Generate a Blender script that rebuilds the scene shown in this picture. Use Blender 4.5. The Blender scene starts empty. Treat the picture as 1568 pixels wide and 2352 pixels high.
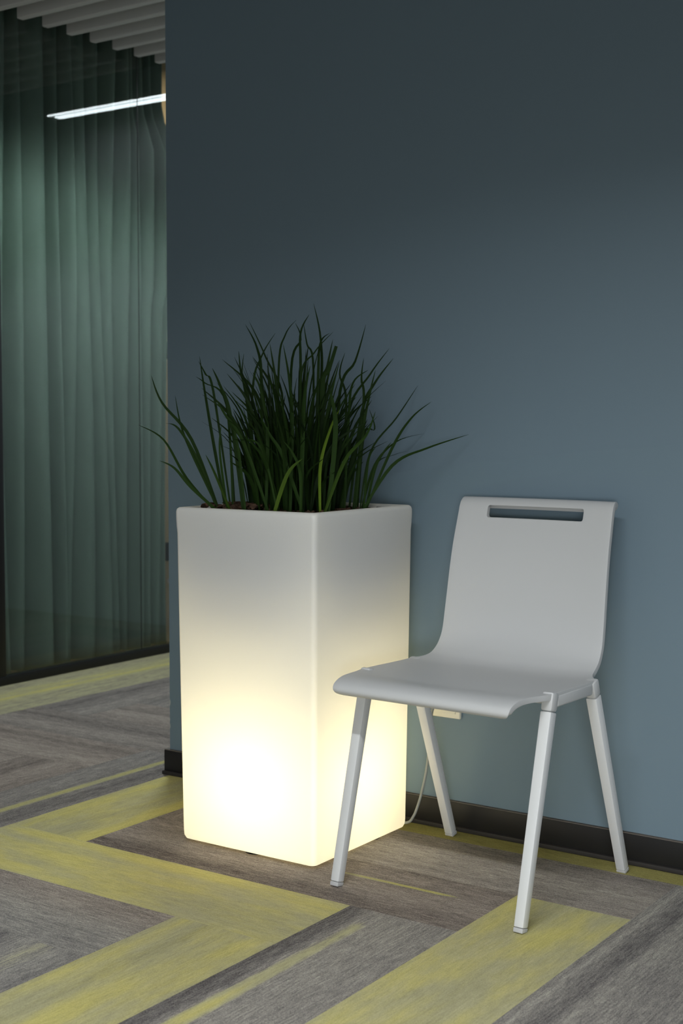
import bpy, bmesh, math, random
from mathutils import Vector, Matrix
from mathutils.geometry import interpolate_bezier

# ------------------------------------------------------------------ camera
scene = bpy.context.scene
C = scene.collection
F_PX, YAW, PITCH, ROLL = 3145.7, math.radians(34.689), math.radians(3.632), math.radians(0.072)
CAM = Vector((0, 0, 1.0))
fwd = Vector((-math.sin(YAW)*math.cos(PITCH), math.cos(YAW)*math.cos(PITCH), -math.sin(PITCH)))
rgt = Vector((math.cos(YAW), math.sin(YAW), 0)); up = rgt.cross(fwd)
rgt, up = rgt*math.cos(ROLL)+up*math.sin(ROLL), up*math.cos(ROLL)-rgt*math.sin(ROLL)
cd = bpy.data.cameras.new('camera'); cam = bpy.data.objects.new('camera', cd); C.objects.link(cam)
cam.matrix_world = Matrix(((rgt.x, up.x, -fwd.x, CAM.x), (rgt.y, up.y, -fwd.y, CAM.y), (rgt.z, up.z, -fwd.z, CAM.z), (0, 0, 0, 1)))
cd.sensor_fit = 'VERTICAL'; cd.sensor_height = 36; cd.lens = F_PX*36/2352
cd.dof.use_dof = True; cd.dof.focus_distance = 3.0; cd.dof.aperture_fstop = 5.6
scene.camera = cam

def at(px, py, depth):          # a point of the photo at a given distance along the view
    return CAM + (rgt*(px-784)/F_PX - up*(py-1176)/F_PX + fwd)*depth

# ------------------------------------------------------------------ light
vs = scene.view_settings
vs.view_transform = 'Standard'; vs.look = 'None'; vs.gamma = 1; vs.use_curve_mapping = False
vs.exposure = 0.0
WORLD = (0.90, 0.96, 1.0); WORLD_S = 0.43
LAMP_W = 53; LAMP_COL = (0.93, 0.97, 1.0); LAMP_SPREAD = 141
FILL_W = 6.0; FILL_COL = (.92, .97, 1.0)
BULB_S = 60; BULB_COL = (1.0, 0.88, 0.56)
DOWN_W = 125
w = bpy.data.worlds.new('world'); scene.world = w; w.use_nodes = True
w.node_tree.nodes['Background'].inputs[0].default_value = (*WORLD, 1)
w.node_tree.nodes['Background'].inputs[1].default_value = WORLD_S

def area_light(name, loc, sx, sy, power, col, parent=None, rot=(0, 0, 0), spread=180):
    l = bpy.data.lights.new(name, 'AREA'); l.shape = 'RECTANGLE'; l.size = sx; l.size_y = sy
    l.energy = power; l.color = col; l.spread = math.radians(spread)
    o = bpy.data.objects.new(name, l); C.objects.link(o); o.location = loc; o.rotation_euler = rot
    if parent: o.parent = parent
    return o

# added soft fill light behind the camera, brightening chair and lower wall
_d = Vector((-1.15, 2.9, -.10))-Vector((1.1, -1.7, .60))
area_light('low_front_fill', (1.1, -1.7, .60), 1.5, .6, FILL_W, FILL_COL, rot=_d.to_track_quat('-Z', 'Y').to_euler(), spread=40)

# ------------------------------------------------------------------ helpers
def lin(r, g, b):
    f = lambda c: (c/255/12.92) if c/255 <= .04045 else ((c/255+.055)/1.055)**2.4
    return (f(r), f(g), f(b), 1)

class NT:
    def __init__(s, name):
        s.m = bpy.data.materials.new(name); s.m.use_nodes = True
        s.t = s.m.node_tree; s.n = s.t.nodes; s.n.clear()
        s.out = s.n.new('ShaderNodeOutputMaterial')
    def node(s, typ, **kw):
        n = s.n.new('ShaderNode'+typ)
        for k, v in kw.items():
            if k.startswith('i_'):
                key = k[2:]; key = int(key) if key.isdigit() else key.replace('_', ' ')
                s.put(n.inputs[key], v)
            else: setattr(n, k, v)
        return n
    def put(s, sock, v):
        if isinstance(v, bpy.types.NodeSocket): s.t.links.new(v, sock)
        else: sock.default_value = v
    def math(s, op, a, b=0.0, c=None, clamp=False):
        n = s.node('Math', operation=op, use_clamp=clamp); s.put(n.inputs[0], a); s.put(n.inputs[1], b)
        if c is not None: s.put(n.inputs[2], c)
        return n.outputs[0]
    def mix(s, f, a, b, mode='MIX'):
        n = s.node('Mix', data_type='RGBA', blend_type=mode)
        s.put(n.inputs[0], f); s.put(n.inputs[6], a); s.put(n.inputs[7], b); return n.outputs[2]
    def noise(s, vec, scale, detail=2, rough=.5, dims='3D'):
        n = s.node('TexNoise', noise_dimensions=dims); s.put(n.inputs['Vector'], vec)
        s.put(n.inputs['Scale'], scale); s.put(n.inputs['Detail'], detail); s.put(n.inputs['Roughness'], rough)
        return n.outputs[0]
    def ramp(s, f, stops, interp='LINEAR'):
        n = s.node('ValToRGB'); n.color_ramp.interpolation = interp; s.put(n.inputs[0], f)
        e = n.color_ramp.elements
        while len(e) < len(stops): e.new(.5)
        for k, (p, c) in enumerate(stops): e[k].position = p; e[k].color = c
        return n.outputs[0]
    def principled(s, col, rough=.5, spec=.5, **kw):
        b = s.node('BsdfPrincipled'); s.put(b.inputs['Base Color'], col); s.put(b.inputs['Roughness'], rough)
        s.put(b.inputs['Specular IOR Level'], spec)
        for k, v in kw.items(): s.put(b.inputs[k.replace('_', ' ')], v)
        s.t.links.new(b.outputs[0], s.out.inputs[0]); return b
    def bump(s, b, h, strength=.2, dist=.001):
        n = s.node('Bump'); s.put(n.inputs['Height'], h); n.inputs['Strength'].default_value = strength
        n.inputs['Distance'].default_value = dist; s.t.links.new(n.outputs[0], b.inputs['Normal'])

def simple(name, col, rough=.5, spec=.5, bump=None, **kw):
    t = NT(name)
    co = t.node('TexCoord').outputs['Object']
    nz = t.noise(co, 9, 3)
    c = t.mix(t.math('MULTIPLY', nz, .12), col, tuple(x*.8 for x in col[:3])+(1,))
    b = t.principled(c, rough, spec, **kw)
    if bump: t.bump(b, t.noise(co, bump[0], 2), bump[1], bump[2])
    return t.m

def mesh_obj(name, bm, mat, parent=None, smooth=None, mods=()):
    me = bpy.data.meshes.new(name); bm.to_mesh(me); bm.free()
    o = bpy.data.objects.new(name, me); C.objects.link(o)
    if mat: me.materials.append(mat)
    if smooth is not None:
        for p in me.polygons: p.use_smooth = True
        if smooth < 180: me.set_sharp_from_angle(angle=math.radians(smooth))
    if parent: o.parent = parent
    return o

def thing(name, label, cat, loc=(0, 0, 0), rz=0, group=None):
    o = bpy.data.objects.new(name, None); C.objects.link(o); o.location = loc; o.rotation_euler = (0, 0, rz)
    o.empty_display_size = .1
    return tag(o, label, cat, group)
def tag(o, label, cat, group=None, kind=None):
    o['label'] = label; o['category'] = cat
    if group: o['group'] = group
    if kind: o['kind'] = kind
    return o
def struct(o):
    o['kind'] = 'structure'; return o

def box(bm, x0, x1, y0, y1, z0, z1, bevel=0, seg=2):
    r = bmesh.ops.create_cube(bm, size=1, matrix=Matrix.Translation(((x0+x1)/2, (y0+y1)/2, (z0+z1)/2)) @ Matrix.Diagonal((x1-x0, y1-y0, z1-z0, 1)))
    if bevel:
        es = list({e for v in r['verts'] for e in v.link_edges})
        bmesh.ops.bevel(bm, geom=es, offset=bevel, segments=seg, affect='EDGES', profile=.5)
def newbox(*a, **k):
    bm = bmesh.new(); box(bm, *a, **k); return bm
def tube(bm, pts, rad, n=8, caps=True):
    rings = []; pts = [Vector(p) for p in pts]
    prev = None
    for i, p in enumerate(pts):
        d = (pts[min(i+1, len(pts)-1)]-pts[max(i-1, 0)]).normalized()
        a = (prev - d*prev.dot(d)).normalized() if prev else d.orthogonal().normalized()
        prev = a; b = d.cross(a); r = rad[i] if hasattr(rad, '__len__') else rad
        rings.append([bm.verts.new(p+a*math.cos(2*math.pi*k/n)*r+b*math.sin(2*math.pi*k/n)*r) for k in range(n)])
    for r0, r1 in zip(rings, rings[1:]):
        for k in range(n): bm.faces.new((r0[k], r0[(k+1) % n], r1[(k+1) % n], r1[k]))
    if caps: bm.faces.new(rings[0][::-1]); bm.faces.new(rings[-1])
def catmull(pts, n):
    out = []; P = [pts[0]]+list(pts)+[pts[-1]]
    for i in range(1, len(P)-2):
        p0, p1, p2, p3 = [Vector(q) for q in P[i-1:i+3]]
        for k in range(n):
            t = k/n
            out.append(.5*((2*p1)+(p2-p0)*t+(2*p0-5*p1+4*p2-p3)*t*t+(3*p1-p0-3*p2+p3)*t**3))
    out.append(Vector(P[-2])); return out
def apply_mods(o):
    dg = bpy.context.evaluated_depsgraph_get(); me = bpy.data.meshes.new_from_object(o.evaluated_get(dg))
    o.modifiers.clear(); o.data = me
def sstep(a, b, x):
    t = max(0, min(1, (x-a)/(b-a))); return t*t*(3-2*t)

# ------------------------------------------------------------------ key dimensions (metres)
WALL_Y = 2.910; WALL_X = -2.612; GLASS_X = -4.033; BACK_Y = 5.08; SLAT_Z = 2.521

# ------------------------------------------------------------------ setting: floor
PW = .2565; PX0 = -1.577; PY0 = 2.056
def carpet_material():
    t = NT('carpet')
    uv = t.node('UVMap', uv_map='UVMap').outputs[0]
    at_y = t.node('Attribute', attribute_name='yellow').outputs['Fac']
    at_t = t.node('Attribute', attribute_name='tone').outputs['Fac']
    at_w = t.node('Attribute', attribute_name='warm').outputs['Fac']
    sep = t.node('SeparateXYZ'); t.put(sep.inputs[0], uv); u, v = sep.outputs[0], sep.outputs[1]
    def sv(su, svv, off=0):
        c = t.node('CombineXYZ'); t.put(c.inputs[0], t.math('MULTIPLY', u, su)); t.put(c.inputs[1], t.math('MULTIPLY', v, svv)); c.inputs[2].default_value = off
        return c.outputs[0]
    streak = t.noise(sv(24, 230), 1, 4, .62)
    streak2 = t.noise(sv(6, 44, 7), 1, 4, .6)
    snap = t.node('CombineXYZ', i_0=t.math('FLOOR', t.math('MULTIPLY', u, 420)), i_1=t.math('FLOOR', t.math('MULTIPLY', v, 640))).outputs[0]
    tuft = t.node('TexWhiteNoise', noise_dimensions='3D', i_Vector=snap).outputs[0]
    fine = t.noise(sv(150, 520, 3), 1, 2, .6)
    pile = t.noise(sv(560, 700, 5), 1, 2, .6)
    s = t.math('ADD', t.math('MULTIPLY', streak, .50), t.math('MULTIPLY', streak2, .24))
    s = t.math('ADD', s, t.math('MULTIPLY', fine, .28))
    s = t.math('ADD', s, t.math('MULTIPLY', t.math('SUBTRACT', pile, .2), .60))           # mean .69
    s = t.math('ADD', t.math('MULTIPLY', t.math('SUBTRACT', s, .69), 1.6), at_t)
    s = t.math('ADD', s, t.math('MULTIPLY', t.math('SUBTRACT', tuft, .5), .20))
    grey = t.ramp(s, [(0, lin(52, 50, 49)), (.3, lin(103, 99, 97)), (.6, lin(146, 142, 134)), (1, lin(203, 196, 176))])
    greyw = t.ramp(s, [(0, lin(54, 48, 42)), (.3, lin(112, 101, 93)), (.6, lin(156, 144, 132)), (1, lin(208, 198, 178))])
    g = t.mix(at_w, grey, greyw)
    sy = t.math('ADD', t.math('MULTIPLY', t.math('SUBTRACT', s, at_t), .55), at_t)
    yel = t.ramp(sy, [(0, lin(114, 108, 60)), (.35, lin(166, 157, 94)), (.6, lin(199, 189, 116)), (1, lin(224, 213, 152))])
    khaki = t.ramp(sy, [(0, lin(100, 98, 76)), (.35, lin(148, 144, 110)), (.6, lin(177, 171, 133)), (1, lin(212, 204, 166))])
    cloud = t.noise(sv(5, 16, 11), 1, 3, .6)
    fy = t.math('ADD', at_y, t.math('MULTIPLY', t.math('SUBTRACT', cloud, .5), .9))
    fy = t.node('MapRange', interpolation_type='SMOOTHSTEP', i_0=fy, i_1=.45, i_2=.95).outputs[0]
    yel = t.mix(fy, khaki, yel)
    f = t.math('ADD', at_y, t.math('MULTIPLY', t.math('SUBTRACT', t.math('ADD', t.math('MULTIPLY', streak2, .40), t.math('MULTIPLY', streak, .60)), .5), .62))
    f = t.node('MapRange', interpolation_type='SMOOTHSTEP', i_0=f, i_1=.26, i_2=.50).outputs[0]
    f = t.math('MULTIPLY', f, t.node('MapRange', i_0=at_y, i_1=0.02, i_2=.15).outputs[0], clamp=True)
    col = t.mix(f, g, yel)
    b = t.principled(col, .95, .15)
    t.bump(b, t.math('ADD', t.math('MULTIPLY', pile, .6), t.math('MULTIPLY', fine, .5)), .7, .003)
    return t.m

def g1(x, m, s): return math.exp(-((x-m)/s)**2)
def plank_style(kind, i, j, xc, yc, rnd):
    """returns f(a along 0..1, c across 0..1) -> (yellow, tone, warm); a, c grow with +x / +y"""
    if kind == 'A':
        if j == 0 and -2.61 < xc < -1.5:   # long olive yellow plank in the foreground
            return lambda a, c: (.62+.30*g1(c, .92, .12)*g1(a, .45, .5)+.24*g1(c, .12, .12)*g1(a, .15, .4)+.2*g1(c, .5, .2)*g1(a, .3, .3), .50-.05*g1(c, .3, .2)*g1(a, .85, .3), .4)
        if j == 1 and -2.4 < xc < -1.3:
            return lambda a, c: (.95*g1(c, .654, .028)*sstep(.55, .70, a)*(1-sstep(.88, .93, a)), .36+.12*g1(c, .45, .2)-.16*g1(c, .12, .1)*(1-a)+.06*g1(c, .8, .1), .85)
        if j == 2 and xc > -2.1 and xc < -1:
            return lambda a, c: (.0, .46+.10*g1(c, .45, .25)-.08*g1(c, .9, .1)+.05*g1(c, .05, .1), .55)
        if j == 3 and xc > -2:
            return lambda a, c: (.95, .16+.05*a, 0)
        if j == -1 and xc > -3: return lambda a, c: (.0, .46+.05*g1(c, .5, .3), .75*g1(c, .9, .35))
        if j == -2 and xc > -3.2: return lambda a, c: (.1, .34+.1*c, .0)
    else:
        if i == -4 and 2.2 < yc < 3.4:
            return lambda a, c: (.62+.40*g1(c, .93, .12)+.2*g1(c, .15, .1), .46-.05*g1(c, .6, .1), .4)
        if i == -5 and 2 < yc < 3.1:
            return lambda a, c: (.75*g1(c, .55, .07)+.2*g1(c, .35, .06)*(1-a), .40-.10*g1(c, .8, .12)+.05*g1(c, .2, .2), .2)
        if i == -3: return lambda a, c: (0, .40, .8)
        if i == -1 and yc < 2.1:
            return lambda a, c: (.58+.36*g1(c, .62, .14)*g1(a, .45, .35)+.2*g1(c, .8, .1)*g1(a, .9, .15)+.15*g1(c, .08, .08), .48-.08*g1(c, .34, .05), 0)
        if i == 0 and yc < 2.4:
            return lambda a, c: (.56*g1(c, .30, .09)*sstep(1.0, .9, a)*(.85+.5*g1(a, .45, .2)), .50-.26*g1(c, .03, .07)-.18*g1(c, .14, .05)+.05*g1(c, .5, .25), .15)
        if i == 1 and yc < 2.6:
            return lambda a, c: (.58+.12*g1(c, .1, .2)+.42*g1(c, .62, .14)*g1(a, .80, .12), .53-.06*g1(c, .55, .12)*(1-a), .3)
        if i == 2 and yc < 2.9:
            return lambda a, c: (0, .48+.14*g1(c, .08, .03)-.16*g1(c, .25, .08)+.10*g1(c, .4, .05)-.02*g1(c, .8, .2), .1)
        if i == 3: return lambda a, c: (0, .30, 0)
        if i == -2 and yc < 1.9:
            return lambda a, c: (.34*g1(c, .6, .25), .50-.20*g1(c, .15, .14)-.12*g1(c, .95, .06), 0)
    q = rnd.random(); k = rnd.uniform(.2, .8); tn = rnd.uniform(.30, .44); wm = rnd.uniform(.1, .9)
    if xc < GLASS_X or xc > -.4 or yc < 1.2:
        if q < .28: return lambda a, c: (.6+.2*g1(c, k, .2), .46, .2)
        return lambda a, c: (.4*g1(c, k, .08)*(q < .5), tn+.08*g1(c, 1-k, .2), wm)
    return lambda a, c: (0, tn+.10*g1(c, k, .18)-.10*g1(c, 1-k, .07), wm)

def build_floor():
    bm = bmesh.new(); uvl = bm.loops.layers.uv.new('UVMap')
    ly = bm.verts.layers.float.new('yellow'); lt = bm.verts.layers.float.new('tone'); lw = bm.verts.layers.float.new('warm')
    rnd = random.Random(4)
    def plank(kind, x0, x1, y0, y1, i, j):
        xc, yc = (x0+x1)/2, (y0+y1)/2
        if x1 < -5.7 or x0 > 1.2 or y1 < -.2 or y0 > 5.2: return
        f = plank_style(kind, i, j, xc, yc, rnd); du, dv = rnd.uniform(0, 40), rnd.uniform(0, 40)
        near = -4.2 < xc < -.6 and 1.2 < yc < 4.8
        na, nc = (22, 26) if near else (6, 8)
        L, Wd = (x1-x0, y1-y0) if kind == 'A' else (y1-y0, x1-x0)
        grid = []
        for a in range(na+1):
            row = []
            for c in range(nc+1):
                A, Cc = a/na, c/nc
                x, y = (x0+A*L, y0+Cc*Wd) if kind == 'A' else (x0+Cc*Wd, y0+A*L)
                vtx = bm.verts.new((x, y, 0)); val = f(A, Cc); vtx[ly], vtx[lt], vtx[lw] = val
                row.append((vtx, (A*L+du, Cc*Wd+dv)))
            grid.append(row)
        for a in range(na):
            for c in range(nc):
                q = [grid[a][c], grid[a+1][c], grid[a+1][c+1], grid[a][c+1]]
                if kind == 'B': q = q[::-1]
                fc = bm.faces.new([z[0] for z in q])
                for lp, z in zip(fc.loops, q): lp[uvl].uv = z[1]
    GX = PX0-8*PW
    for j in range(-9, 14):
        for k in range(-3, 3):
            x1 = PX0+j*PW+k*8*PW; x0 = x1-4*PW; y0 = PY0+j*PW
            if x1 > GX+.02: plank('A', max(x0, GX), x1, y0, y0+PW, j, j)
            
    for i in range(-16, 12):
        for k in range(-3, 3):
            y1 = PY0+PW+i*PW+k*8*PW; y0 = y1-4*PW; x0 = PX0+i*PW
            if x0 > GX-.05: plank('B', max(x0, GX), x0+PW, y0, y1, i, i)
    # the border planks laid along the glass partition
    def border(x0, x1, fn):
        global plank_style
        keep = plank_style; plank_style = lambda *a: fn
        y = -.1
        while y < 5.1: plank('B', x0, x1, y, min(y+4*PW, 5.1), -9, -9); y += 4*PW
        plank_style = keep
    for q in range(5): border(GLASS_X-.03-.28*(q+1), GLASS_X-.03-.28*q, lambda a, c: (0, .36, .3))
    border(GLASS_X-.03, -3.86, lambda a, c: (.42+.2*g1(c, .9, .2), .47, .3))
    border(-3.86, GX, lambda a, c: (.42+.5*g1(c, .12, .10), .47, .3))
    bmesh.ops.remove_doubles(bm, verts=[], dist=0)
    return struct(mesh_obj('floor', bm, carpet_material()))
build_floor()

# ------------------------------------------------------------------ setting: blue wall block
def wall_material():
    t = NT('blue_wall_paint')
    co = t.node('TexCoord').outputs['Object']
    nz = t.noise(co, 1.3, 2); c = t.mix(nz, lin(106, 124, 135), lin(110, 128, 139))
    # chipped paint at the outer corner, low down
    def blob(x, z, rx, rz):
        sp = t.node('SeparateXYZ'); t.put(sp.inputs[0], co)
        jit = t.math('MULTIPLY', t.math('SUBTRACT', t.noise(co, 260, 2), .5), 1.4)
        a = t.math('POWER', t.math('DIVIDE', t.math('SUBTRACT', sp.outputs[0], x), rx), 2)
        b = t.math('POWER', t.math('DIVIDE', t.math('SUBTRACT', sp.outputs[2], z), rz), 2)
        return t.math('LESS_THAN', t.math('ADD', t.math('ADD', a, b), jit), 1)
    f = t.math('MAXIMUM', t.math('MAXIMUM', blob(WALL_X, .207, .0035, .010), blob(WALL_X, .139, .0028, .007)), blob(WALL_X, .158, .002, .004))
    c = t.mix(f, c, lin(186, 184, 172))
    b = t.principled(c, .62, .35)
    t.bump(b, t.noise(co, 240, 3), .12, .0008)
    return t.m
M_wall = wall_material()
struct(mesh_obj('wall_right', newbox(WALL_X, 1.6, WALL_Y, 3.09, 0, 2.75, bevel=.002), M_wall, smooth=30))
M_white_wall = simple('corridor_wall_paint', lin(196, 203, 205), .7, .3)
struct(mesh_obj('wall_back', newbox(GLASS_X+.02, 1.6, BACK_Y, BACK_Y+.12, 0, 2.75), M_white_wall))

# baseboard: black strip with a thin grey top edge and a small step at its foot
M_black = simple('black_baseboard', lin(26, 25, 25), .45, .4)
M_step = simple('baseboard_edge_grey', lin(92, 86, 80), .6, .3)
def baseboard():
    bm = bmesh.new()
    box(bm, WALL_X-.012, 1.6, WALL_Y-.011, WALL_Y+.01, .010, .0700, bevel=.0015)
    o = struct(mesh_obj('baseboard_right', bm, M_black, smooth=30))
    bm = bmesh.new(); box(bm, WALL_X-.0122, 1.6, WALL_Y-.0095, WALL_Y+.01, .0700, .0722)
    mesh_obj('top_edge', bm, M_step, o)
    bm = bmesh.new(); box(bm, WALL_X-.016, 1.6, WALL_Y-.018, WALL_Y+.01, 0, .0115, bevel=.003)
    mesh_obj('foot_strip', bm, simple('foot_strip_dark', lin(44, 41, 39), .6, .3), o, smooth=40)
    bm = bmesh.new(); box(bm, WALL_X-.012, WALL_X+.001, WALL_Y+.0102, 3.09, 0, .07, bevel=.0015)
    mesh_obj('return_strip', bm, M_black, o)
baseboard()

# ------------------------------------------------------------------ setting: ceiling and baffles
struct(mesh_obj('ceiling', newbox(-5.6, 1.6, -.6, 5.4, 2.76, 2.85), simple('ceiling_dark', lin(95, 96, 94), .9, .2)))
M_slat = simple('baffle_white', lin(212, 210, 205), .55, .4)
def slat_mesh():
    bm = bmesh.new(); box(bm, 0, 5.4, -.016, .016, 0, .15, bevel=.003, seg=1); return bm
slat0 = None
for k in range(-24, 7):
    yc = 4.299-.016-(5-k)*.1265 if False else 4.283-.016+(k-5)*.1265
    if slat0 is None:
        o = slat0 = mesh_obj('ceiling_baffle', slat_mesh(), M_slat)
    else:
        o = slat0.copy(); C.objects.link(o)
    o.location = (GLASS_X+.043, yc, SLAT_Z)
    tag(o, '', 'ceiling slat', 'white ceiling slats ending before the glass partition')
    o['slat_index'] = k
slats = [o for o in C.objects if o.name.startswith('ceiling_baffle')]
for o in slats:
    k = o['slat_index']; del o['slat_index']
    near = {0: 'white ceiling slat crossing the top left corner of the photo, nearest fully visible end',
            1: 'white ceiling slat, second visible end from the left, above the curtain',
            2: 'white ceiling slat, third visible end from the left, above the curtain',
            3: 'white ceiling slat, fourth visible end from the left, above the curtain',
            4: 'white ceiling slat, second last of the ends lined above the curtain',
            5: 'white ceiling slat, last and lowest full end beside the blue wall corner',
            -1: 'white ceiling slat cut by the photo corner, end out of view',
            6: 'short stub of white ceiling slat showing just above the cream strip'}
    o['label'] = near.get(k, 'white ceiling slat running overhead outside the view')

# ------------------------------------------------------------------ setting: glass partition
M_frame = simple('partition_frame_black', lin(14, 14, 15), .4, .4)
def glass_material():
    t = NT('partition_glass')
    b = t.principled((.93, .97, .95, 1), 0.0, .5, **{'Transmission_Weight': 1.0, 'IOR': 1.45})
    return t.m
M_glass = glass_material()
FY = 3.552
o = struct(mesh_obj('trim_1', newbox(GLASS_X-.03, GLASS_X+.012, -.4, BACK_Y, 0, .036, bevel=.002), M_frame, smooth=30))
o = struct(mesh_obj('trim_2', newbox(GLASS_X-.03, GLASS_X+.012, FY-.06, FY, .0362, 2.76, bevel=.002), M_frame, smooth=30))
o = struct(mesh_obj('trim_3', newbox(GLASS_X-.03, GLASS_X+.012, -.4, BACK_Y, 2.70, 2.759), M_frame))
JY = 4.318
w1 = struct(mesh_obj('window_1', newbox(GLASS_X-.004, GLASS_X, FY+.001, JY-.0015, .0365, 2.699), M_glass))
w2 = struct(mesh_obj('window_2', newbox(GLASS_X-.004, GLASS_X, JY+.0015, BACK_Y-.001, .0365, 2.699), M_glass))
w3 = struct(mesh_obj('window_3', newbox(GLASS_X-.004, GLASS_X, -.39, FY-.061, .0365, 2.699), M_glass))
struct(mesh_obj('trim_4', newbox(GLASS_X-.0041, GLASS_X+.0002, JY-.0016, JY+.0016, .0365, 2.699), M_frame))

# curtain behind the glass
def curtain_material():
    t = NT('curtain_sage')
    co = t.node('TexCoord').outputs['Object']
    c = t.mix(t.noise(co, 2.2, 2), lin(118, 138, 126), lin(130, 150, 137))
    d = t.node('BsdfDiffuse'); t.put(d.inputs[0], c)
    tr = t.node('BsdfTranslucent'); t.put(tr.inputs[0], c)
    mx = t.node('MixShader', i_0=.15); t.t.links.new(d.outputs[0], mx.inputs[1]); t.t.links.new(tr.outputs[0], mx.inputs[2])
    t.t.links.new(mx.outputs[0], t.out.inputs[0]); return t.m
def curtain():
    bm = bmesh.new(); rnd = random.Random(11)
    y0, y1, n, nz = 3.15, 4.622, 420, 40
    # where the creases between folds run, from the frame to the far end
    folds = [(q, rnd.uniform(.034, .054), 0, rnd.uniform(0, 6)) for q in
             (3.10, 3.21, 3.30, 3.42, 3.53, 3.63, 3.715, 3.79, 3.925, 3.985, 4.05, 4.165, 4.245, 4.33, 4.385, 4.45, 4.53, 4.59, 4.70, 4.8)]
    def depth(y, z):
        k = 0
        while k < len(folds)-2 and folds[k+1][0]+.012*math.sin(z*1.2+folds[k+1][3]) < y: k += 1
        a = folds[k][0]+.012*math.sin(z*1.2+folds[k][3]); b = folds[k+1][0]+.012*math.sin(z*1.2+folds[k+1][3])
        t = (y-a)/(b-a); am = folds[k][1]*(.8+.2*math.cos(z*1.6+folds[k][3]))
        return am*(math.sin(math.pi*max(0, min(1, t)))**.8)*2+.012*math.sin(y*23+z*.8)
    g = []
    for i in range(n+1):
        yy = y0+(y1-y0)*i/n; row = []
        for k in range(nz+1):
            z = .012+.006*math.sin(yy*31)+(2.74-.012)*k/nz
            row.append(bm.verts.new((GLASS_X-.17+depth(yy, z), yy+.006*math.sin(z*2+yy*9)+.034*sstep(4.3, y1, yy)*sstep(1.48, 1.62, z)*(1-sstep(2.18, 2.32, z))-.065*sstep(4.3, y1, yy)*sstep(2.2, 2.4, z), z)))
        g.append(row)
    for a, b in zip(g, g[1:]):
        for k in range(nz): bm.faces.new((a[k], a[k+1], b[k+1], b[k]))
    o = mesh_obj('curtain', bm, curtain_material(), smooth=180)
    s = o.modifiers.new('thickness', 'SOLIDIFY'); s.thickness = .0012; apply_mods(o)
    for p in o.data.polygons: p.use_smooth = True
    tag(o, 'long sage green curtain hanging in folds behind the glass partition', 'curtain')
curtain()
# cream side wall of the room behind the glass, with the door furniture that shows past the curtain's edge
wf = struct(mesh_obj('wall_far', newbox(-5.4, GLASS_X-.05, 4.72, 4.84, 0, 2.75), simple('cream_wall', lin(214, 196, 160), .7, .3)))
M_dark = simple('door_hinge_dark', lin(40, 40, 38), .5, .4)
for z0, z1 in ((1.30, 1.378), (.375, .46)):
    mesh_obj('hinge', newbox(-4.24, -4.20, 4.699, 4.7198, z0, z1, bevel=.002), M_dark, wf)
bm = bmesh.new(); tube(bm, [(-4.212, 4.7198, .285), (-4.212, 4.70, .285), (-4.212, 4.69, .285)], [.010, .014, .009], 16)
mesh_obj('knob', bm, simple('knob_silver', lin(225, 215, 210), .3, .6, Metallic=.6), wf, smooth=50)
struct(mesh_obj('wall_left', newbox(-5.6, -5.4, -.4, 4.84, 0, 2.75), simple('inner_room_wall', lin(90, 92, 88), .8, .3)))

# ------------------------------------------------------------------ lamps
M_housing = simple('lamp_housing', lin(205, 205, 205), .4, .5)
def emit(name, col, s):
    t = NT(name); e = t.node('Emission'); e.inputs[0].default_value = (*col, 1); e.inputs[1].default_value = s
    t.t.links.new(e.outputs[0], t.out.inputs[0]); return t.m
def main_lamp():
    t = thing('ceiling_lamp', 'linear white ceiling lamp lighting the chair from in front, outside the view', 'lamp', (-.75, .55, 2.44))
    mesh_obj('housing', newbox(-.62, .62, -.06, .06, .004, .06, bevel=.004), M_housing, t)
    area_light('lamp_light', (0, 0, 0), 1.2, .10, LAMP_W, LAMP_COL, t, spread=LAMP_SPREAD)
main_lamp()
def corridor_lamp():
    t = thing('corridor_lamp', 'linear corridor lamp mirrored as a white line in the glass partition', 'lamp', (-3.48, 4.80, 2.495))
    mesh_obj('housing', newbox(-.49, .49, -.055, .055, .006, .026), M_housing, t)
    for x in (-.4, .4):
        bm = bmesh.new(); tube(bm, [(x, 0, .026), (x, 0, .265)], .004, 8); mesh_obj('suspension_rod', bm, M_housing, t)
    M = emit('tube_glow', (.86, .95, 1.0), 14)
    bm = bmesh.new(); box(bm, -.48, .44, -.052, -.043, 0, .006); mesh_obj('light_tube', bm, M, t)
    bm = bmesh.new(); box(bm, -.48, .43, -.012, .026, 0, .006); mesh_obj('light_tube', bm, M, t)
corridor_lamp()
def downlight():
    t = thing('downlight', 'round ceiling downlight washing the curtain behind the glass, hidden by the blue wall', 'lamp', (-3.15, 3.72, 2.47))
    bm = bmesh.new(); tube(bm, [(0, 0, .02), (0, 0, .29)], .045, 24); mesh_obj('housing', bm, M_housing, t, smooth=40)
    l = bpy.data.lights.new('downlight_glow', 'SPOT'); l.energy = DOWN_W; l.color = (.86, .95, 1.0); l.shadow_soft_size = .15
    l.spot_size = math.radians(146); l.spot_blend = .35
    o = bpy.data.objects.new('downlight_glow', l); C.objects.link(o); o.parent = t
downlight()
def inner_lamp():
    t = thing('inner_room_lamp', 'small warm ceiling lamp inside the curtained room, out of view', 'lamp', (-4.55, 4.35, 2.60))
    bm = bmesh.new(); tube(bm, [(0, 0, .005), (0, 0, .16)], .07, 24); mesh_obj('housing', bm, M_housing, t, smooth=40)
    area_light('lamp_light', (0, 0, 0), .1, .1, 5.0, (1.0, .84, .62), t)
inner_lamp()

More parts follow.
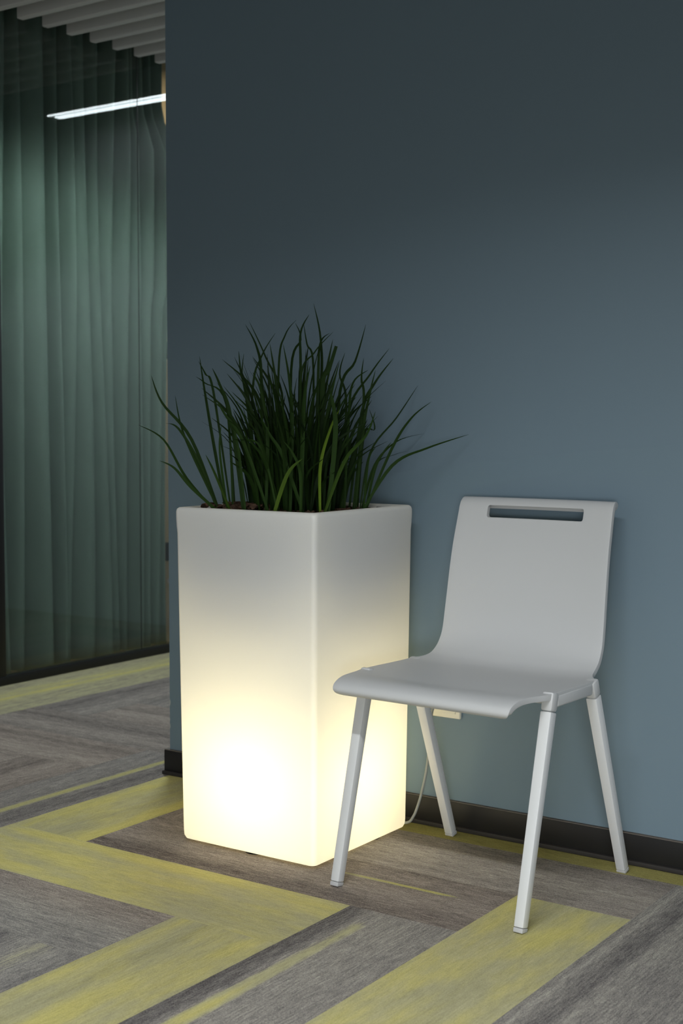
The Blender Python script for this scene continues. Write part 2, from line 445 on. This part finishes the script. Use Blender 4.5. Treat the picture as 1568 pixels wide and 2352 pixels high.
# ------------------------------------------------------------------ glowing planter
PC = Vector((-1.960, 2.639, 0)); PH = .806
def planter_plastic():
    t = NT('planter_translucent_white')
    co = t.node('TexCoord').outputs['Object']
    d = t.node('BsdfDiffuse'); t.put(d.inputs[0], t.mix(t.noise(co, 6, 2), (.70, .70, .69, 1), (.68, .68, .67, 1)))
    tr = t.node('BsdfTranslucent'); tr.inputs[0].default_value = (.96, .93, .83, 1)
    mx = t.node('MixShader', i_0=.28); t.t.links.new(d.outputs[0], mx.inputs[1]); t.t.links.new(tr.outputs[0], mx.inputs[2])
    g = t.node('BsdfGlossy'); g.inputs[0].default_value = (1, 1, 1, 1); g.inputs['Roughness'].default_value = .35
    m2 = t.node('MixShader', i_0=.03); t.t.links.new(mx.outputs[0], m2.inputs[1]); t.t.links.new(g.outputs[0], m2.inputs[2])
    t.t.links.new(m2.outputs[0], t.out.inputs[0]); return t.m
def rring(bm, h, r, z, n=7):
    vs_ = []
    for q, (sx, sy) in enumerate(((1, 1), (-1, 1), (-1, -1), (1, -1))):
        for k in range(n+1):
            a = math.pi/2*q+math.pi/2*k/n
            vs_.append(bm.verts.new((sx*(h-r)+r*math.cos(a), sy*(h-r)+r*math.sin(a), z)))
    return vs_
def skin(bm, rings, cap0=False, cap1=False):
    for a, b in zip(rings, rings[1:]):
        n = len(a)
        for k in range(n): bm.faces.new((a[k], a[(k+1) % n], b[(k+1) % n], b[k]))
    if cap0: bm.faces.new(rings[0][::-1])
    if cap1: bm.faces.new(rings[-1])
def planter():
    t = thing('glowing_planter', 'tall square white planter glowing warm from inside, left of the chair', 'planter', PC)
    bm = bmesh.new(); hb, ht = .196, .2045
    def hz(z): return hb+(ht-hb)*min(1, z/(PH-.03))
    prof = [(hb-.035, .006), (hb-.012, .0065), (hb-.004, .010), (hb-.0005, .018)]
    prof += [(hz(z), z) for z in [.03+k*(PH-.09)/10 for k in range(11)]]
    prof += [(ht+.0008, PH-.045), (ht+.0015, PH-.025), (ht+.0015, PH-.010), (ht, PH-.004), (ht-.0035, PH-.0005), (ht-.008, PH), (ht-.016, PH), (ht-.021, PH-.002), (ht-.024, PH-.008), (ht-.026, PH-.03), (ht-.028, PH-.07)]
    skin(bm, [rring(bm, h, max(.006, min(.013, h*.08)), z) for h, z in prof], cap0=True)
    mesh_obj('shell', bm, planter_plastic(), t, smooth=40)
    bm = bmesh.new(); hi = .160
    skin(bm, [rring(bm, .130, .03, .50), rring(bm, .138, .03, .505), rring(bm, hi, .03, PH-.075), rring(bm, .1755, .02, PH-.068), rring(bm, .1755, .02, PH-.064), rring(bm, .150, .02, PH-.07)], cap0=True)
    mesh_obj('inner_pot', bm, simple('inner_pot_grey', lin(70, 70, 72), .8, .2), t, smooth=40)
    bm = bmesh.new()
    tube(bm, [(0, 0, .10), (0, 0, .108), (0, 0, .125), (0, 0, .18), (0, 0, .24), (0, 0, .255), (0, 0, .262)], [.012, .026, .034, .034, .034, .026, .012], 24)
    b = mesh_obj('light_bulb', bm, emit('bulb_glow', BULB_COL, BULB_S), t, smooth=180)
    bm = bmesh.new(); tube(bm, [(0, 0, .0075), (0, 0, .099)], .02, 16)
    mesh_obj('bulb_socket', bm, simple('socket_white', lin(220, 220, 215), .5), t, smooth=40)
    M_r = simple('rubber_foot_black', lin(30, 30, 30), .7, .2)
    for sx, sy in ((-.02, -1), (1, .62), (.02, 1), (-1, .02)):
        bm = bmesh.new(); tube(bm, [(sx*.150, sy*.150, 0), (sx*.150, sy*.150, .0058)], .028, 24)
        mesh_obj('foot', bm, M_r, t, smooth=40)
planter()

# bark mulch on top of the soil
def bark():
    rnd = random.Random(3); bm = bmesh.new(); H = .172
    n = 26; g = []
    for a in range(n+1):
        g.append([bm.verts.new((-H+2*H*a/n, -H+2*H*b/n, PH-.022+.006*math.sin(a*1.7+b*.8)*math.sin(b*1.3)-(.02 if a in (0, n) or b in (0, n) else 0)+rnd.uniform(-.003, .003))) for b in range(n+1)])
    for a in range(n):
        for b in range(n): bm.faces.new((g[a][b], g[a+1][b], g[a+1][b+1], g[a][b+1]))
    for k in range(420):
        x, y = rnd.uniform(-.162, .162), rnd.uniform(-.162, .162)
        L, Wd, T = rnd.uniform(.008, .022), rnd.uniform(.005, .011), rnd.uniform(.0015, .004)
        m = Matrix.Translation((x, y, PH-.018+rnd.uniform(0, .010)+(.014 if (x < -.03 and y < -.02) else 0))) @ Matrix.Rotation(rnd.uniform(0, 6.28), 4, 'Z') @ Matrix.Rotation(rnd.uniform(-.7, .7), 4, 'X') @ Matrix.Rotation(rnd.uniform(-.6, .6), 4, 'Y')
        r = bmesh.ops.create_icosphere(bm, subdivisions=1, radius=1, matrix=m @ Matrix.Diagonal((L, Wd, T, 1)))
        for v in r['verts']: v.co += Vector((rnd.uniform(-1, 1), rnd.uniform(-1, 1), rnd.uniform(-1, 1)))*.0012
    t = NT('bark'); co = t.node('TexCoord').outputs['Object']
    c = t.ramp(t.noise(co, 90, 3), [(.25, lin(28, 21, 16)), (.5, lin(70, 52, 40)), (.8, lin(112, 86, 66))])
    b = t.principled(c, .85, .2); t.bump(b, t.noise(co, 300, 2), .5, .002)
    o = mesh_obj('bark_mulch', bm, t.m, smooth=35); o.location = PC
    tag(o, 'brown bark mulch covering the soil inside the glowing planter', 'mulch', kind='stuff')
bark()

# grass plant
def grass_material():
    t = NT('grass_leaf')
    uv = t.node('UVMap', uv_map='UVMap').outputs[0]; sp = t.node('SeparateXYZ'); t.put(sp.inputs[0], uv)
    at_ = t.node('Attribute', attribute_name='hue').outputs['Fac']
    c = t.ramp(at_, [(0, lin(14, 29, 7)), (.5, lin(34, 57, 13)), (1, lin(96, 120, 32))])
    st = t.math('MULTIPLY', t.noise(t.node('CombineXYZ', i_0=t.math('MULTIPLY', sp.outputs[0], 14), i_1=t.math('MULTIPLY', sp.outputs[1], 2)).outputs[0], 1, 1), .35)
    c = t.mix(st, c, lin(16, 30, 11))
    b = t.principled(c, .7, .12)
    return t.m
def grass():
    rnd = random.Random(21); bm = bmesh.new(); uvl = bm.loops.layers.uv.new('UVMap'); lh = bm.verts.layers.float.new('hue')
    D0 = (PC+Vector((0, 0, .8))-CAM).dot(fwd)
    def blade(pts, w0, hue, twist=0.0, cut=False):
        pts = catmull(pts, 6); n = len(pts); rows = []
        side0 = rgt*math.cos(twist)+fwd*math.sin(twist)
        for i, p in enumerate(pts):
            s = i/(n-1); d = (pts[min(i+1, n-1)]-pts[max(i-1, 0)]).normalized()
            sd = (side0-d*side0.dot(d)).normalized(); nn = sd.cross(d)
            wd = w0*(.62+.38*min(1, s/.3))*((1-s**2.6) if not cut else (1-.45*s))+.0003
            row = [bm.verts.new(p-sd*wd/2+nn*wd*.16), bm.verts.new(p), bm.verts.new(p+sd*wd/2+nn*wd*.16)]
            for v in row: v[lh] = hue*(1-.25*s)
            rows.append((row, s))
        for (a, sa), (b, sb) in zip(rows, rows[1:]):
            for k in range(2):
                f = bm.faces.new((a[k], a[k+1], b[k+1], b[k]))
                for lp, u in zip(f.loops, ((k/2, sa), (k/2+.5, sa), (k/2+.5, sb), (k/2, sb))): lp[uvl].uv = u
    def base_at(px, db):
        d = rgt*(px-784)/F_PX + fwd
        p = CAM + d*(D0+db); p.z = PH-.02
        q = p-PC; q.x = max(-.158, min(.158, q.x)); q.y = max(-.158, min(.158, q.y)); return Vector((PC.x+q.x, PC.y+q.y, PH-.02))
    # leaves that stand out: (base px, base depth, [points up the blade], tip depth, width mm, hue)
    L = [
     (498, -.08, [(430, 1100), (376, 1010), (318, 976)], -.05, 7, .45), (494, -.1, [(440, 1120), (400, 1075), (366, 1058)], -.1, 8, .5),
     (504, -.02, [(455, 1060), (410, 985), (380, 972)], .0, 8, .45), (506, .0, [(440, 1010), (372, 925), (347, 862)], .05, 8, .4),
     (508, -.05, [(440, 1040), (415, 975), (402, 908)], .05, 6, .4), (520, 0, [(492, 1030), (470, 900), (458, 818)], .1, 8, .35),
     (535, -.05, [(520, 930), (470, 880), (449, 865)], .0, 6, .4), (560, -.08, [(530, 960), (505, 885), (487, 845)], .0, 9, .3),
     (530, .05, [(490, 900), (472, 860), (456, 830)], .1, 6, .35), (512, -.1, [(505, 1040), (508, 975)], -.1, 6, .5),
     (514, -.12, [(495, 1090), (472, 1044)], -.12, 8, .6), (540, .05, [(528, 1010), (522, 960)], .08, 6, .3),
     (590, 0, [(572, 930), (554, 860), (548, 806)], .05, 8, .3), (600, .05, [(566, 920), (556, 860), (560, 812)], .1, 6, .3),
     (600, -.05, [(600, 880), (590, 800), (563, 745)], .05, 8, .25), (620, 0, [(650, 930), (610, 820), (572, 738)], .1, 6, .3),
     (575, .02, [(580, 900), (600, 820), (632, 765)], .05, 6, .3), (640, 0, [(640, 850), (655, 770), (680, 735)], .05, 6, .25),
     (670, .05, [(668, 850), (690, 780), (678, 742)], .05, 7, .3), (690, 0, [(690, 850), (690, 765), (710, 722)], .05, 7, .25),
     (700, .05, [(735, 900), (736, 780), (720, 697)], .05, 8, .25), (720, -.05, [(730, 880), (735, 790), (757, 765)], .05, 7, .25),
     (715, .05, [(720, 850), (705, 790), (697, 742)], .05, 6, .3), (740, 0, [(742, 900), (752, 840), (764, 780)], .0, 9, .25),
     (745, -.02, [(740, 900), (755, 850), (772, 795)], .0, 13, .35), (700, -.02, [(690, 880), (722, 810), (765, 762)], .0, 6, .3),
     (760, 0, [(780, 900), (815, 830), (840, 745)], .05, 8, .25),
     (780, .05, [(795, 930), (780, 860), (792, 810)], .05, 6, .3), (785, 0, [(800, 950), (850, 860), (894, 800)], .05, 7, .3),
     (800, .02, [(830, 950), (860, 880), (903, 823)], .05, 8, .3), (810, 0, [(835, 930), (830, 870), (835, 822)], .05, 7, .3),
     (790, -.05, [(800, 960), (810, 880), (845, 850)], 0, 7, .3), (815, 0, [(835, 980), (850, 900), (862, 850)], 0, 7, .35),
     (825, 0, [(850, 1040), (910, 960), (959, 886)], .1, 5, .25), (835, -.02, [(900, 1030), (945, 960), (990, 923)], .05, 7, .4),
     (830, -.06, [(900, 1070), (980, 1030), (1076, 998)], .0, 8, .45), (828, .02, [(860, 1070), (910, 1015), (973, 996)], .1, 7, .45),
     (842, .05, [(862, 1070), (905, 1045), (938, 1036)], .1, 4, .45), (840, -.05, [(845, 1060), (862, 1028)], 0, 6, .4),
     (838, 0, [(860, 1080), (880, 1040), (898, 1016)], 0, 7, .45), (820, .05, [(835, 1000), (860, 985), (848, 940)], .05, 6, .35),
     (625, -.16, [(660, 1090), (695, 1053)], -.18, 10, .75), (735, -.15, [(735, 1070), (760, 980), (780, 940)], -.1, 8, 1.0),
     (740, -.16, [(790, 1060), (840, 1000), (862, 945)], -.1, 9, .6), (700, -.15, [(650, 1050), (620, 1000), (600, 960)], -.12, 9, .45),
     (620, -.12, [(560, 1020), (515, 950), (495, 915)], -.1, 8, .45), (640, -.14, [(600, 1030), (545, 1010), (515, 1012)], -.1, 5, .5),
     (560, -.12, [(548, 1040), (535, 980), (520, 935)], -.1, 7, .4), (690, -.17, [(690, 1090), (672, 1040), (650, 1012)], -.15, 8, .5),
     (752, -.15, [(770, 1000), (765, 930), (752, 880)], -.1, 12, .45), (665, -.14, [(670, 980), (665, 880), (650, 790)], -.05, 10, .35),
     (610, -.12, [(615, 1000), (600, 900), (580, 855)], -.05, 9, .35), (690, -.16, [(695, 980), (700, 900), (712, 840)], -.1, 11, .4),
    ]
    for bx, db, ps, dt, wmm, hue in L:
        b = base_at(bx, db); n = len(ps); pts = [b]
        for k, (x, y) in enumerate(ps): pts.append(at(x, y, D0+db+(dt-db)*(k+1)/n))
        blade(pts, wmm*.001, hue, rnd.uniform(-.5, .5), cut=(wmm == 13))
    # the dense clump
    for k in range(270):
        a = rnd.uniform(0, 2*math.pi); r = (rnd.random()**.6)*.112
        bx, by = r*math.cos(a), r*math.sin(a)
        e = r/.112
        la = a+rnd.uniform(-1.1, 1.1); lean = .02+.17*e+rnd.uniform(-.05, .15)
        H = (.45-.17*e*e)*rnd.uniform(.55, 1.0)
        if rnd.random() < .22: H *= .6
        cv = rnd.uniform(0, .07)
        dx, dy = math.cos(la), math.sin(la)
        b = Vector((PC.x+bx, PC.y+by, PH-.02))
        h = H*math.cos(lean); o_ = H*math.sin(lean)
        m1 = b+Vector((dx*o_*.28, dy*o_*.28, h*.36)); m2 = b+Vector((dx*(o_*.62+cv*.25), dy*(o_*.62+cv*.25), h*.72)); tip = b+Vector((dx*(o_+cv), dy*(o_+cv), h*(1-.3*cv/.07*.3)))
        if tip.y > WALL_Y-.02: tip.y = WALL_Y-.02-rnd.uniform(0, .03)
        blade([b, m1, m2, tip], rnd.uniform(.007, .012), rnd.uniform(.0, .42), rnd.uniform(-1.2, 1.2))
    p = mesh_obj('grass_plant', bm, grass_material(), smooth=180)
    tag(p, 'bushy dark green grass plant with long pointed blades growing in the glowing planter', 'plant')
grass()

# ------------------------------------------------------------------ chair
M_shell = simple('chair_white_plastic', lin(187, 187, 186), .5, .4, bump=(900, .06, .0004))
M_leg = simple('chair_white_metal', lin(206, 206, 205), .42, .4)
M_cap = simple('foot_cap_grey', lin(176, 175, 174), .55, .4)
def chair():
    t = thing('chair', 'white moulded plastic chair with slotted backrest standing by the blue wall', 'chair', (-1.434, 2.619, 0), math.radians(-2.3))
    # profile in the side plane: (y, z, half width)
    P = [(-.254, .4265, .215), (-.2605, .4315, .215), (-.263, .439, .215), (-.2575, .449, .216), (-.243, .4565, .217), (-.222, .461, .219), (-.195, .462, .222), (-.165, .461, .228),
         (-.140, .4605, .2345), (-.115, .4605, .2375), (-.06, .460, .2375), (0, .459, .2375), (.035, .459, .2370), (.056, .4595, .2360), (.070, .4605, .232), (.082, .462, .2225), (.095, .4645, .2145), (.110, .469, .2105), (.124, .477, .2092),
         (.136, .487, .2085), (.147, .503, .2075), (.155, .523, .2068), (.162, .56, .206), (.170, .61, .2045), (.180, .67, .2030), (.190, .72, .2015), (.202, .765, .200), (.2095, .792, .199),
         (.2145, .810, .1985), (.2205, .8215, .198), (.2295, .829, .197), (.2395, .830, .196), (.248, .8245, .195), (.2525, .815, .1945), (.2535, .804, .1945)]
    pts = catmull([Vector(q) for q in P], 4); n = len(pts)
    arc = [0]
    for a, b in zip(pts, pts[1:]): arc.append(arc[-1]+math.hypot(b.x-a.x, b.y-a.y))
    T = arc[-1]; R0 = .022; th = .0115; nc = 30
    def frame(i):
        a, b = pts[max(0, i-1)], pts[min(n-1, i+1)]; d = Vector((b.x-a.x, b.y-a.y)).normalized(); return Vector((-d.y, d.x))
    bm = bmesh.new(); top = []; bot = []
    for i, q in enumerate(pts):
        s = arc[i]; hw = q.z
        for e in (s, T-s):
            if e < R0: hw = hw-R0+math.sqrt(max(0, R0*R0-(R0-e)**2))
        nn = frame(i); rt, rb = [], []
        back = sstep(.46, .56, q.y); seat = 1-sstep(.08, .14, q.x)
        for c in range(nc+1):
            u = -1+2*c/nc; x = hw*u
            dish = (1-u*u)
            y = q.x+back*.012*dish; z = q.y-.007*dish*seat*sstep(-.24, -.15, q.x)
            rt.append(bm.verts.new((x, y, z)))
            rb.append(bm.verts.new((x, y-nn.x*th, z-nn.y*th)))
        top.append(rt); bot.append(rb)
    for i in range(n-1):
        for c in range(nc):
            bm.faces.new((top[i][c], top[i][c+1], top[i+1][c+1], top[i+1][c]))
            bm.faces.new((bot[i][c+1], bot[i][c], bot[i+1][c], bot[i+1][c+1]))
        bm.faces.new((top[i][0], top[i+1][0], bot[i+1][0], bot[i][0]))
        bm.faces.new((top[i+1][nc], top[i][nc], bot[i][nc], bot[i+1][nc]))
    for c in range(nc):
        bm.faces.new((top[0][c+1], top[0][c], bot[0][c], bot[0][c+1]))
        bm.faces.new((top[-1][c], top[-1][c+1], bot[-1][c+1], bot[-1][c]))
    bmesh.ops.recalc_face_normals(bm, faces=bm.faces)
    o = mesh_obj('seat_shell', bm, M_shell, t)
    cb = bmesh.new(); box(cb, -.125, .125, .10, .2442, .784, .8125)
    es = [e for e in cb.edges if abs(e.verts[0].co.y-e.verts[1].co.y) > .1]
    bmesh.ops.bevel(cb, geom=es, offset=.006, segments=4, affect='EDGES', profile=.5)
    cut = mesh_obj('cutter', cb, None, t)
    b = o.modifiers.new('slot', 'BOOLEAN'); b.object = cut; b.operation = 'DIFFERENCE'; b.solver = 'EXACT'
    bv = o.modifiers.new('soft', 'BEVEL'); bv.width = .0038; bv.segments = 3; bv.limit_method = 'ANGLE'; bv.angle_limit = math.radians(50)
    bpy.context.view_layer.update(); apply_mods(o)
    bpy.data.objects.remove(cut, do_unlink=True)
    for p in o.data.polygons: p.use_smooth = True
    o.data.set_sharp_from_angle(angle=math.radians(45))
    # side rails with the four leg sockets
    def leg_pt(sx, fr, z):
        k = z/.45; y0, y1 = (-.232, -.118) if fr else (.232, .064)
        return Vector((sx*(.2275), y0+(y1-y0)*k, z))
    def square(bm, p0, p1, w0, w1, bev=.003):
        d = (p1-p0).normalized(); ax = Vector((1, 0, 0)); ay = d.cross(ax).normalized()
        v = [];
        for p, w_ in ((p0, w0), (p1, w1)):
            v.append([bm.verts.new((p+ax*a*w_/2+ay*b*w_/2).to_tuple()) for a, b in ((-1, -1), (1, -1), (1, 1), (-1, 1))])
        fs = [bm.faces.new((v[0][k], v[0][(k+1) % 4], v[1][(k+1) % 4], v[1][k])) for k in range(4)]
        fs += [bm.faces.new(v[0][::-1]), bm.faces.new(v[1])]
        bmesh.ops.recalc_face_normals(bm, faces=fs)
        es = list({e for f in fs for e in f.edges})
        bmesh.ops.bevel(bm, geom=es, offset=bev, segments=2, affect='EDGES', profile=.5)
    for sx in (-1, 1):
        bm = bmesh.new()
        x0, x1 = sorted((sx*.212, sx*.2385))
        box(bm, x0, x1, -.105, .050, .430, .4555, bevel=.0045, seg=3)
        for fr in (True, False):
            square(bm, leg_pt(sx, fr, .4235), leg_pt(sx, fr, .4618 if fr else .4592), .0262, .0270, .0055)
        mesh_obj('side_rail', bm, M_shell, t, smooth=40)
        for fr in (True, False):
            bm = bmesh.new(); square(bm, leg_pt(sx, fr, .0095), leg_pt(sx, fr, .4230), .0218, .0252)
            lg = mesh_obj('leg', bm, M_leg, t, smooth=40)
            bm = bmesh.new(); square(bm, leg_pt(sx, fr, .0), leg_pt(sx, fr, .0090), .0214, .0218, .0015)
            for v in bm.verts: v.co.z = max(v.co.z, 0.0003)
            mesh_obj('foot_cap', bm, M_cap, lg, smooth=40)
    # cross tubes under the seat
    for y in (-.09, .045):
        bm = bmesh.new(); tube(bm, [(-.213, y, .438), (.213, y, .438)], .008, 12)
        mesh_obj('cross_bar', bm, M_leg, t, smooth=40)
chair()

# ------------------------------------------------------------------ wall socket, plug, cable
M_sock = simple('socket_cream_white', lin(226, 220, 200), .35, .5)
def outlet():
    t = thing('wall_socket', 'white square wall socket low on the blue wall behind the chair', 'socket', (-1.694, WALL_Y, .319))
    mesh_obj('face_plate', newbox(-.041, .041, -.010, 0, -.041, .041, bevel=.003, seg=3), M_sock, t, smooth=40)
    bm = bmesh.new(); box(bm, -.029, .029, -.0125, -.0101, -.029, .029, bevel=.001)
    mesh_obj('insert', bm, M_sock, t, smooth=40)
outlet()
M_cable = simple('cable_grey', lin(150, 152, 146), .5, .4)
def cable():
    t = thing('power_cable', 'grey power cable hanging from the wall socket down beside the planter', 'cable', (-1.70, 2.87, 0))
    o0 = Vector(t.location)
    Y = WALL_Y
    pts = [(-1.690, Y-.040, .322), (-1.700, Y-.050, .318), (-1.706, Y-.054, .300), (-1.711, Y-.054, .265), (-1.716, Y-.052, .20), (-1.724, Y-.050, .150), (-1.735, Y-.048, .105), (-1.747, Y-.047, .065), (-1.762, Y-.048, .028), (-1.785, Y-.050, .008), (-1.87, Y-.040, .0045), (-1.95, Y-.045, .0045)]
    bm = bmesh.new(); tube(bm, [q-o0 for q in catmull([Vector(p) for p in pts], 8)], .0034, 10)
    mesh_obj('cord', bm, M_cable, t, smooth=60)
    bm = bmesh.new()
    tube(bm, [Vector((-1.690, Y-.0128, .322))-o0, Vector((-1.690, Y-.034, .322))-o0, Vector((-1.690, Y-.044, .322))-o0], [.019, .018, .011], 24)
    mesh_obj('plug', bm, simple('plug_grey', lin(120, 122, 118), .5, .4), t, smooth=50)
cable()
